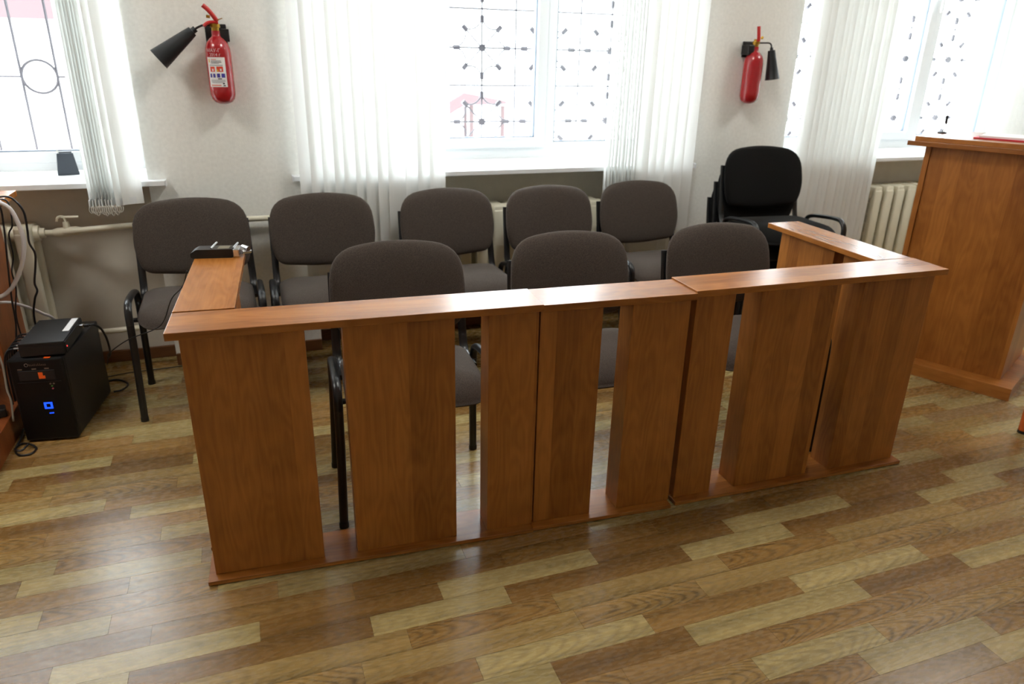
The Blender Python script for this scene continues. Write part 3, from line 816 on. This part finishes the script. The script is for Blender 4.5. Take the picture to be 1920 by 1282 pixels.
# ------------------------------------------------------------------ fire extinguishers
def extinguisher(name_label, x, z, side):
    yb = 3.685
    root = thing('fire_extinguisher', name_label, 'fire extinguisher', (x, yb, z))
    R = 0.054
    B().lathe([(0.0, 0.0), (0.018, 0.001), (0.036, 0.008), (0.048, 0.022), (0.0535, 0.042), (R, 0.06), (R, 0.215), (0.052, 0.236), (0.045, 0.256), (0.033, 0.272), (0.021, 0.281), (0.0185, 0.286), (0.0185, 0.306), (0.0, 0.306)], 32).build('cylinder', 'red', root, smooth=60)
    B().lathe([(0.016, 0.305), (0.016, 0.318), (0.021, 0.319), (0.021, 0.334), (0.013, 0.336), (0.013, 0.346), (0.0, 0.347)], 16).build('valve', 'brass', root, smooth=40)
    B().box(-0.045, 0.045, WALL_Y - yb - 0.012, WALL_Y - yb - 0.001, 0.25, 0.335).box(*sorted((side * 0.012, side * 0.055)), -0.004 if side > 0 else -0.012, WALL_Y - yb - 0.01, 0.262, 0.315).build('wall_bracket', 'black_plastic', root, bevel=0.004)
    return root
e1 = extinguisher('red fire extinguisher with white instruction label, horn swung to the left', -0.058, 1.270, 1)
# lever and grip of the labelled one
B().tube(smooth_path([(0.010, -0.012, 0.345), (0.0, -0.018, 0.362), (-0.020, -0.022, 0.388), (-0.040, -0.024, 0.406)], 4), 0.014, 0.010, seg=10, side=(0, 1, 0)).build('lever', 'red_light', e1, smooth=50)
B().tube(smooth_path([(0.012, -0.01, 0.338), (-0.012, -0.016, 0.340), (-0.032, -0.02, 0.334), (-0.045, -0.022, 0.322)], 4), 0.014, 0.007, seg=10, side=(0, 1, 0)).build('grip', 'red_light', e1, smooth=50)
B().tube([(-0.03, -0.03, 0.362), (-0.015, -0.032, 0.36)], 0.006, seg=8).tube([(0.01, -0.03, 0.348), (0.034, -0.03, 0.356)], 0.002, seg=6).build('safety_pin', 'brass', e1, smooth=40)
B().tube(smooth_path([(-0.02, 0, 0.328), (-0.045, -0.012, 0.327), (-0.068, -0.02, 0.318), (-0.085, -0.022, 0.308)], 4), 0.0045, seg=8).build('discharge_pipe', 'black_metal', e1, smooth='all')
hm = Matrix.Translation((-0.080, -0.022, 0.311)) @ Vector((0, 0, 1)).rotation_difference(Vector((-0.80, -0.05, -0.62)).normalized()).to_matrix().to_4x4()
B().lathe([(0.0, 0.0), (0.013, 0.0), (0.013, 0.016), (0.021, 0.017), (0.026, 0.05), (0.035, 0.12), (0.046, 0.205), (0.0465, 0.206), (0.044, 0.205), (0.018, 0.06), (0.0, 0.05)], 24, hm).build('horn', 'horn', e1, smooth=50)
fa = -pi / 2 - radians(16)      # label faces the room, turned a little to the left
lab = B().cyl_patch(0.0541, fa - 0.74, fa + 0.74, 0.075, 0.198, 16).build('label', 'paper', e1, smooth=60)
for (a0, a1, z0, z1, m) in ((-0.60, -0.50, 0.176, 0.190, 'picto_yellow'), (-0.35, 0.05, 0.187, 0.190, 'print_rose'), (-0.38, 0.42, 0.182, 0.185, 'print_grey'), (-0.38, 0.45, 0.1765, 0.1795, 'print_dark'), (-0.38, 0.25, 0.171, 0.174, 'print_grey'),
                            (-0.55, 0.52, 0.163, 0.166, 'print_grey'), (-0.52, -0.12, 0.138, 0.159, 'picto_red'), (0.02, 0.52, 0.138, 0.160, 'picto_red'),
                            (-0.60, -0.42, 0.114, 0.130, 'picto_blue'), (-0.32, -0.12, 0.114, 0.130, 'picto_blue'), (0.0, 0.24, 0.114, 0.131, 'picto_blue'), (0.34, 0.62, 0.114, 0.131, 'picto_blue'),
                            (0.05, 0.35, 0.107, 0.111, 'print_dark'), (-0.55, 0.60, 0.102, 0.1045, 'print_grey'), (-0.55, 0.60, 0.097, 0.0995, 'print_grey'), (-0.50, 0.40, 0.092, 0.0945, 'print_grey'),
                            (0.38, 0.52, 0.086, 0.093, 'print_dark'), (-0.60, 0.25, 0.079, 0.084, 'print_rose'), (0.40, 0.58, 0.078, 0.083, 'print_dark')):
    B().cyl_patch(0.0548, fa + a0, fa + a1, z0, z1, 6, 0.0003).build('print', m, lab, smooth=60)
B().cyl_patch(0.0552, fa - 0.35, fa - 0.22, 0.141, 0.150, 4, 0.0003).build('flame_symbol', 'paper', lab)
B().cyl_patch(0.0552, fa + 0.27, fa + 0.40, 0.142, 0.151, 4, 0.0003).build('flame_symbol', 'paper', lab)
B().cyl_patch(0.0552, fa + 0.02, fa + 0.16, 0.139, 0.147, 4, 0.0003).build('flame_symbol', 'picto_yellow', lab)
def cylinder_text(body, size, r, a_mid, z, parent, mat, name):
    cu = bpy.data.curves.new('txt', 'FONT'); cu.body = body; cu.size = size; cu.align_x = 'CENTER'; cu.extrude = 0.0
    t = bpy.data.objects.new('txt', cu); C.objects.link(t)
    bpy.context.view_layer.update()
    me = bpy.data.meshes.new_from_object(t.evaluated_get(bpy.context.evaluated_depsgraph_get()))
    bpy.data.objects.remove(t, do_unlink=True)
    for v in me.vertices:
        a = a_mid + v.co.x / r
        v.co = Vector((r * cos(a), r * sin(a), z + v.co.y))
    me.name = name; me.materials.clear(); me.materials.append(M[mat])
    o = bpy.data.objects.new(name, me); C.objects.link(o); o.parent = parent
    return o
cylinder_text('МАУ-Г', 0.020, 0.0548, fa - 0.10, 0.219, e1, 'chalk', 'handwriting')
cylinder_text('2014 г', 0.018, 0.0548, fa + 0.0, 0.202, e1, 'chalk', 'handwriting')

e2 = extinguisher('red fire extinguisher without label, black horn hanging on its right', 2.796, 1.270, -1)
B().tube([(0.0, -0.02, 0.335), (-0.004, -0.022, 0.36), (-0.012, -0.022, 0.412)], 0.0115, 0.006, seg=10, side=(1, 0, 0)).build('lever', 'red_light', e2, smooth=50)
B().tube([(0.018, -0.02, 0.356), (0.024, -0.02, 0.352)], 0.008, seg=8).build('safety_pin', 'picto_yellow', e2, smooth=40)
B().tube(smooth_path([(0.018, -0.005, 0.327), (0.05, -0.008, 0.328), (0.082, -0.01, 0.328), (0.096, -0.012, 0.318), (0.100, -0.012, 0.300)], 4), 0.0045, seg=8).build('discharge_pipe', 'black_metal', e2, smooth='all')
hm = Matrix.Translation((0.100, -0.012, 0.305)) @ Vector((0, 0, 1)).rotation_difference(Vector((0.16, -0.06, -1.0)).normalized()).to_matrix().to_4x4()
B().lathe([(0.0, 0.0), (0.008, 0.0), (0.010, 0.014), (0.020, 0.016), (0.0215, 0.03), (0.030, 0.10), (0.040, 0.172), (0.0405, 0.173), (0.038, 0.172), (0.018, 0.06), (0.0, 0.05)], 24, hm).build('horn', 'horn', e2, smooth=50)

# ------------------------------------------------------------------ lectern
lx = Vector((-0.44, 0.898, 0)).normalized(); ang = math.atan2(lx.y, lx.x)
# local: +X along the big face towards the window wall, +Y away from it (to the left of travel) -> body lies on -Y
lec = thing('lectern', 'tall wooden lectern with stepped top board beside the right window', 'lectern', (3.339, 2.116, 0), ang)
LW, LD, PH = 0.80, 0.66, 0.065
B().box(0.0, LW, -LD, 0.0, 0.0, PH).build('plinth', 'wood_x', lec, bevel=0.002)
fx0, fx1, fy = 0.067, 0.628, -0.09
B().box(fx0, fx1 - 0.024, fy - 0.020, fy, PH, 1.135).build('front_panel', 'wood_z', lec, bevel=0.001)
B().box(fx1 - 0.024, fx1, fy - 0.48, fy + 0.010, PH, 1.135).build('side_panel', 'wood_z', lec, bevel=0.001)
B().box(fx0 - 0.0, fx0 + 0.022, fy - 0.48, fy - 0.0205, PH, 1.135).build('side_panel', 'wood_z', lec, bevel=0.001)
B().box(fx0 + 0.023, fx1 - 0.025, fy - 0.46, fy - 0.021, 0.72, 0.74).build('shelf', 'wood_x', lec)
B().box(fx0 - 0.07, fx1 + 0.075, fy - 0.52, fy + 0.055, 1.135, 1.157).build('top_board', 'wood_x', lec, bevel=0.0015)
B().box(fx0 - 0.05, fx1 + 0.048, fy - 0.50, fy + 0.040, 1.157, 1.179).build('top_board', 'wood_x', lec, bevel=0.0015)
LT = 1.179
def on_lectern(x, y, z): return lec.matrix_world @ Vector((x, y, z))
bpy.context.view_layer.update()
p = on_lectern(0.30, -0.27, LT)
fo = tag(B().box(-0.155, 0.155, -0.11, 0.11, 0, 0.007).build('folder', 'red_paper', None, loc=p, rot=(0, 0, ang), bevel=0.001), 'thin red folder lying on the lectern top', 'folder')
p2 = on_lectern(0.29, -0.28, LT + 0.007)
pp = tag(B().box(-0.148, 0.148, -0.105, 0.105, 0, 0.009).build('paper_stack', 'paper', None, loc=p2, rot=(0, 0, ang + 0.03)), 'white papers on the red folder on the lectern', 'papers')
pm = on_lectern(0.635, -0.33, LT)
mic = thing('microphone', 'small black gooseneck microphone standing on the lectern', 'microphone', pm, 0)
B().lathe([(0.0, 0.0), (0.022, 0.0), (0.022, 0.006), (0.010, 0.010), (0.0, 0.010)], 16).build('base', 'black_plastic', mic, smooth=40)
B().tube(smooth_path([(0, 0, 0.008), (0.006, 0, 0.022), (0.016, 0.002, 0.034), (0.018, 0.003, 0.046)], 4), 0.0026, seg=6).build('gooseneck', 'black_metal', mic, smooth='all')
B().tube([(0.018, 0.003, 0.044), (0.016, 0.003, 0.050), (0.012, 0.003, 0.084), (0.0115, 0.003, 0.086)], [0.003, 0.0065, 0.0070, 0.005], seg=10).build('capsule', 'black_plastic', mic, smooth=50)

# table whose leg shows at the right edge
tb = thing('side_table', 'orange lacquered table leg cut off by the right picture edge', 'table', (3.105, 1.87, 0))
for x, y in ((0, 0), (0.55, 0.0), (0.0, -0.5), (0.55, -0.5)):
    lg = B().tube([(x, y, 0.012), (x, y, 0.71)], [0.019, 0.026], seg=14).build('leg', 'orange_wood', tb, smooth=50)
    B().tube([(x, y, 0.0), (x, y, 0.013)], 0.020, seg=14).build('foot_cap', 'black_plastic', lg, smooth=50)
B().box(-0.04, 0.59, -0.54, 0.04, 0.71, 0.735).build('tabletop', 'orange_wood', tb, bevel=0.003)
B().box(0.02, 0.53, -0.01, 0.01, 0.63, 0.71).build('apron', 'orange_wood', tb)

# ------------------------------------------------------------------ left side: dais, desk, computer
dais = tag(B().box(-2.8, -0.995, 1.6, 3.66, 0.0, 0.11).build('dais', 'wood_dark_z', bevel=0.003), 'low wooden dais step at the left edge under the desk', 'dais')
desk = thing('desk', 'brown wooden desk end at the left edge with cables over it', 'desk', (-1.01, 3.62, 0.11))
B().box(-0.02, 0.0, -0.37, -0.02, 0.0, 0.790).build('side_panel', 'wood_dark_z', desk, bevel=0.001)
B().box(-1.2, -1.18, -0.37, -0.02, 0.0, 0.790).build('side_panel', 'wood_dark_z', desk, bevel=0.001)
B().box(-1.18, -0.02, -0.08, -0.06, 0.25, 0.790).build('modesty_panel', 'wood_dark_z', desk, bevel=0.001)
B().box(-1.26, 0.082, -0.60, 0.0, 0.790, 0.815).build('desktop', 'wood_x', desk, bevel=0.002)

pc = thing('computer_tower', 'black computer tower with glowing blue power button on the floor', 'computer', (-0.757, 3.047, 0), radians(-8.0))
# local: X from -0.19 (left) to 0 ; Y depth 0..0.42 ; front at y=0
PW, PD, PZ = 0.195, 0.43, 0.362
B().box(-PW, 0, 0.022, PD, 0.012, PZ).build('case', 'case_black', pc, bevel=0.004)
fr = B().box(-PW - 0.001, 0.001, -0.004, 0.0225, 0.008, PZ + 0.002).build('front_bezel', 'gloss_black', pc, bevel=0.008)
B().box(-PW + 0.03, -0.035, -0.0075, -0.0035, PZ - 0.088, PZ - 0.046).build('drive_tray', 'black_plastic', fr, bevel=0.002)
B().box(-PW + 0.02, -0.02, -0.0065, -0.0035, PZ - 0.098, PZ - 0.095).build('bezel_groove', 'case_black', fr)
for x in (-0.155, -0.105, -0.06):
    B().box(x - 0.008, x + 0.008, -0.0078, -0.0074, PZ - 0.041, PZ - 0.036).build('mark', 'badge', fr)
t = B()
t.tube([(-0.130 + 0.006 * cos(a), -0.0055, PZ - 0.022 + 0.0065 * sin(a)) for a in [2 * pi * k / 14 for k in range(15)]], 0.0012, seg=5)
for k, (h, w) in enumerate(((8, 4), (6, 4), (6, 4), (8, 3), (6, 4), (9, 3), (9, 4), (6, 4), (6, 5), (6, 4))):
    x = -0.120 + k * 0.0062
    t.box(x, x + 0.0012, -0.0055, -0.0045, PZ - 0.026, PZ - 0.026 + h * 0.001); t.box(x, x + w * 0.001, -0.0055, -0.0045, PZ - 0.026, PZ - 0.0248)
t.build('badge_lettering', 'badge', fr)
st = B().box(-0.094, -0.078, -0.0085, -0.0076, PZ - 0.068, PZ - 0.054).box(-0.094, -0.071, -0.0085, -0.0076, PZ - 0.081, PZ - 0.068).build('orange_sticker', 'orange_sticker', fr)
B().box(-0.066, -0.044, -0.002, 0.012, PZ + 0.0021, PZ + 0.003).build('orange_sticker', 'orange_sticker', fr)
for x, z, m in ((-0.060, PZ - 0.106, 'badge'), (-0.048, PZ - 0.106, 'badge'), (-0.056, PZ - 0.116, 'green_jack'), (-0.055, PZ - 0.127, 'pink_jack')):
    B().tube([(x, -0.0035, z), (x, -0.006, z)], 0.0035, seg=10).build('jack', m, fr)
pb = B()
for x0, x1, z0, z1 in ((-0.100, -0.070, 0.170, 0.176), (-0.100, -0.070, 0.148, 0.154), (-0.100, -0.093, 0.154, 0.170), (-0.077, -0.070, 0.154, 0.170)):
    pb.box(x0, x1, -0.0065, -0.0035, z0, z1)
pb.build('power_button', 'led_blue', fr)
B().box(-0.088, -0.072, -0.0055, -0.0036, 0.126, 0.130).build('drive_light', 'led_blue', fr)
for x in (-PW + 0.03, -0.03):
    for y in (0.05, PD - 0.05): B().lathe([(0.014, 0), (0.012, 0.0125)], 12).build('foot', 'black_plastic', pc, loc=(x, y, 0))
B().box(-PW + 0.01, -0.01, PD, PD + 0.003, 0.05, PZ - 0.03).build('rear_plate', 'steel', pc)

dv = thing('video_recorder_box', 'flat black recorder box with white sticker on the computer tower', 'recorder', (-0.745, 3.066, PZ + 0.0025), radians(-3.0))
BW, BD, BH = 0.158, 0.285, 0.045
B().box(-BW, 0, 0, BD, 0.004, BH + 0.014).build('case', 'case_black', dv, bevel=0.003)
B().box(-BW + 0.004, -0.004, -0.001, 0.0, 0.008, BH).build('side_plate', 'black_plastic', dv)
fp = B().box(0.0, 0.003, 0.006, BD - 0.006, 0.008, BH + 0.008).build('front_panel', 'gloss_black', dv)
B().tube([(0.0028, 0.022, 0.03), (0.0045, 0.022, 0.03)], 0.003, seg=10).build('status_light', 'led_red', fp)
B().box(-0.032, -0.008, 0.12, 0.275, BH + 0.014, BH + 0.0146).build('sticker', 'paper', dv)
for k in range(8):
    y = 0.02 + k * 0.034
    B().tube([(-BW - 0.022, y, 0.036), (-BW + 0.001, y, 0.036)], [0.0045, 0.0055], seg=8).build('socket_plug', 'steel', dv, smooth=40)
for x in (-BW + 0.015, -0.015):
    for y in (0.02, BD - 0.02): B().lathe([(0.007, 0), (0.007, 0.0045)], 10).build('foot', 'black_plastic', dv, loc=(x, y, 0))
pg = thing('cable_plug', 'metal plug in the recorder box beside the white sticker', 'plug', (-0.742, 3.30, PZ + 0.040), radians(-3))
B().box(0.006, 0.028, -0.011, 0.011, -0.007, 0.007).build('shell', 'steel', pg, bevel=0.002)
B().box(0.028, 0.048, -0.008, 0.008, -0.006, 0.006).build('boot', 'black_plastic', pg, bevel=0.003)

def cable(label, pts, r, mat, k=6, name='cable'):
    o = B().tube(smooth_path(pts, k), r, seg=8).build(name, mat, None, smooth='all')
    return tag(o, label, 'cable', 'cables around the computer')
cable('thick white ribbed cable arching down in front of the desk end', [(-0.94, 3.3, 0.937), (-0.905, 3.3, 0.928), (-0.875, 3.3, 0.893), (-0.859, 3.3, 0.801), (-0.867, 3.3, 0.737), (-0.889, 3.3, 0.672), (-0.924, 3.3, 0.608), (-0.962, 3.3, 0.566), (-1.0, 3.28, 0.554)], 0.008, 'cable_white')
cable('white cable running from the desk end down behind the recorder box', [(-1.0, 3.32, 0.525), (-0.969, 3.35, 0.512), (-0.931, 3.4, 0.474), (-0.89, 3.44, 0.427), (-0.86, 3.50, 0.36), (-0.85, 3.53, 0.15), (-0.86, 3.54, 0.006)], 0.006, 'cable_white')
cable('wavy black cable hanging from the desktop before the radiator', [(-0.96, 3.4, 0.934), (-0.908, 3.4, 0.936), (-0.881, 3.4, 0.915), (-0.862, 3.4, 0.871), (-0.864, 3.4, 0.801), (-0.868, 3.4, 0.745), (-0.856, 3.4, 0.7), (-0.866, 3.4, 0.643), (-0.882, 3.4, 0.575), (-0.879, 3.4, 0.54), (-0.896, 3.4, 0.501), (-0.919, 3.42, 0.403), (-0.93, 3.5, 0.2), (-0.93, 3.55, 0.006)], 0.0042, 'cable_black')
cable('straight thin black cable hanging down the desk end', [(-0.94, 3.3, 0.931), (-0.912, 3.3, 0.915), (-0.916, 3.3, 0.826), (-0.934, 3.3, 0.676), (-0.948, 3.3, 0.543), (-0.956, 3.3, 0.428), (-0.975, 3.28, 0.314)], 0.0035, 'cable_black')
cable('curling thin black cable hanging beside the white ribbed cable', [(-0.95, 3.36, 0.931), (-0.90, 3.36, 0.925), (-0.901, 3.36, 0.833), (-0.921, 3.36, 0.791), (-0.924, 3.36, 0.703), (-0.942, 3.36, 0.638), (-0.941, 3.36, 0.569), (-0.962, 3.35, 0.45), (-0.96, 3.36, 0.30)], 0.003, 'cable_black')
cable('black cable looping from the metal plug down behind the tower', [(-0.695, 3.298, 0.4025), (-0.678, 3.31, 0.398), (-0.660, 3.33, 0.372), (-0.652, 3.36, 0.32), (-0.655, 3.4, 0.26), (-0.668, 3.46, 0.204), (-0.69, 3.52, 0.162)], 0.0045, 'cable_black')
cable('thin black cable strung from behind the tower to the barrier return', [(-0.70, 3.52, 0.13), (-0.672, 3.42, 0.20), (-0.640, 3.3, 0.267), (-0.525, 3.1, 0.391), (-0.407, 3.0, 0.46), (-0.362, 2.95, 0.511), (-0.318, 2.9, 0.611), (-0.262, 2.79, 0.69), (-0.236, 2.74, 0.76)], 0.0022, 'cable_black')
cable('black cable loop lying on the floor behind the tower', [(-0.77, 3.60, 0.0045), (-0.704, 3.629, 0.0045), (-0.658, 3.596, 0.0045), (-0.637, 3.545, 0.0045), (-0.657, 3.495, 0.0045), (-0.69, 3.485, 0.0045)], 0.0042, 'cable_black')
cable('thin black cable lying along the niche baseboard', [(-0.80, 3.66, 0.003), (-0.66, 3.70, 0.003), (-0.5, 3.71, 0.003), (-0.36, 3.715, 0.003)], 0.0024, 'cable_black')
cable('coiled black cable on the floor before the dais step', [(-0.985, 3.18, 0.0135), (-0.975, 3.10, 0.0135), (-0.980, 3.02, 0.0045), (-0.955, 2.965, 0.0045), (-0.915, 2.962, 0.0045), (-0.905, 3.005, 0.0045), (-0.935, 3.035, 0.0135), (-0.97, 3.06, 0.0045), (-0.976, 3.0, 0.0135), (-0.95, 2.985, 0.0135), (-0.93, 3.02, 0.0225)], 0.0042, 'cable_black')
cable('grey cable curving down past the left side of the tower', [(-0.985, 3.05, 0.46), (-0.968, 3.05, 0.429), (-0.960, 3.05, 0.362), (-0.962, 3.05, 0.307), (-0.966, 3.05, 0.25), (-0.962, 3.05, 0.20), (-0.972, 3.05, 0.114)], 0.0036, 'cable_grey')
for k in range(6):
    y = 3.09 + 0.034 * k
    cable('black video lead %s from the tower front in the row of plugs' % ('nearest', 'second', 'third', 'fourth', 'fifth', 'sixth')[k],
          [(-0.924 + 0.0018 * k, y, 0.4005), (-0.945, y + 0.004, 0.395), (-0.962, y + 0.006, 0.36), (-0.972, y + 0.008, 0.28), (-0.978, y + 0.02, 0.16)], 0.0036, 'cable_black', 4, 'video_lead')
pa = tag(B().box(-0.05, 0.05, -0.03, 0.03, 0, 0.035).build('power_adapter', 'black_plastic', None, loc=(-1.06, 3.12, 0.1105), rot=(0, 0, 0.3), bevel=0.006), 'black power adapter block on the dais by the tower', 'adapter')

# voice recorder on the end of the left return
vr = thing('voice_recorder', 'black handheld voice recorder with silver microphone head on barrier return', 'voice recorder', (-0.118, 2.703, CAP_Z), radians(-9))
body = B().prism(rounded_poly([(-0.092, 0.004), (-0.086, 0.0), (0.050, 0.0), (0.050, 0.031), (-0.072, 0.031), (-0.092, 0.019)], 0.006, 4), -0.030, 0.030).build('body', 'case_black', vr, smooth=35)
B().box(-0.002, 0.036, -0.020, 0.020, 0.031, 0.0318).build('screen', 'lcd', body)
B().box(0.050, 0.072, -0.030, 0.030, 0.001, 0.031).build('microphone_mount', 'steel', vr, bevel=0.004)
B().tube([(-0.022, -0.024, 0.034), (-0.008, 0.016, 0.046)], 0.0032, seg=8).build('stand_bar', 'steel', vr, smooth=40)
B().tube([(0.052, -0.022, 0.033), (0.064, 0.010, 0.044)], 0.0035, seg=8).build('guard_bar', 'steel', vr, smooth=40)
for y0, y1 in ((-0.020, 0.010), (0.020, -0.010)):
    B().tube([(0.070, y0 * 0.4, 0.024), (0.086, y0 * 0.4 + 0.0, 0.022)], 0.0045, seg=8).tube([(0.078, y0, 0.017 if y0 < 0 else 0.028), (0.102, y1, 0.013 if y0 < 0 else 0.026)], [0.0075, 0.0085], seg=12).build('microphone_capsule', 'steel', vr, smooth=40)

# small pen cup on the left sill
pt = thing('pen_cup', 'small dark square cup on the left window sill', 'cup', (-0.795, 4.00, SILL_Z), radians(12))
t = B(); w0, w1 = 0.044, 0.033
vs = []
for (s, z) in ((w0, 0.0), (w0, 0.008), (w1, 0.100), (w1 - 0.004, 0.100), (w1 - 0.006, 0.02)):
    vs.append([t.bm.verts.new((a * s, b * s, z)) for a, b in ((-1, -1), (1, -1), (1, 1), (-1, 1))])
for r0, r1 in zip(vs, vs[1:]):
    for j in range(4): t.bm.faces.new((r0[j], r0[(j + 1) % 4], r1[(j + 1) % 4], r1[j]))
t.bm.faces.new(vs[0][::-1]); t.bm.faces.new(vs[-1])
t.build('cup_body', 'pot', pt)
B().tube([(-0.01, 0.0, 0.025), (-0.032, 0.0, 0.125)], 0.0025, seg=6).build('pen', 'chain', pt)
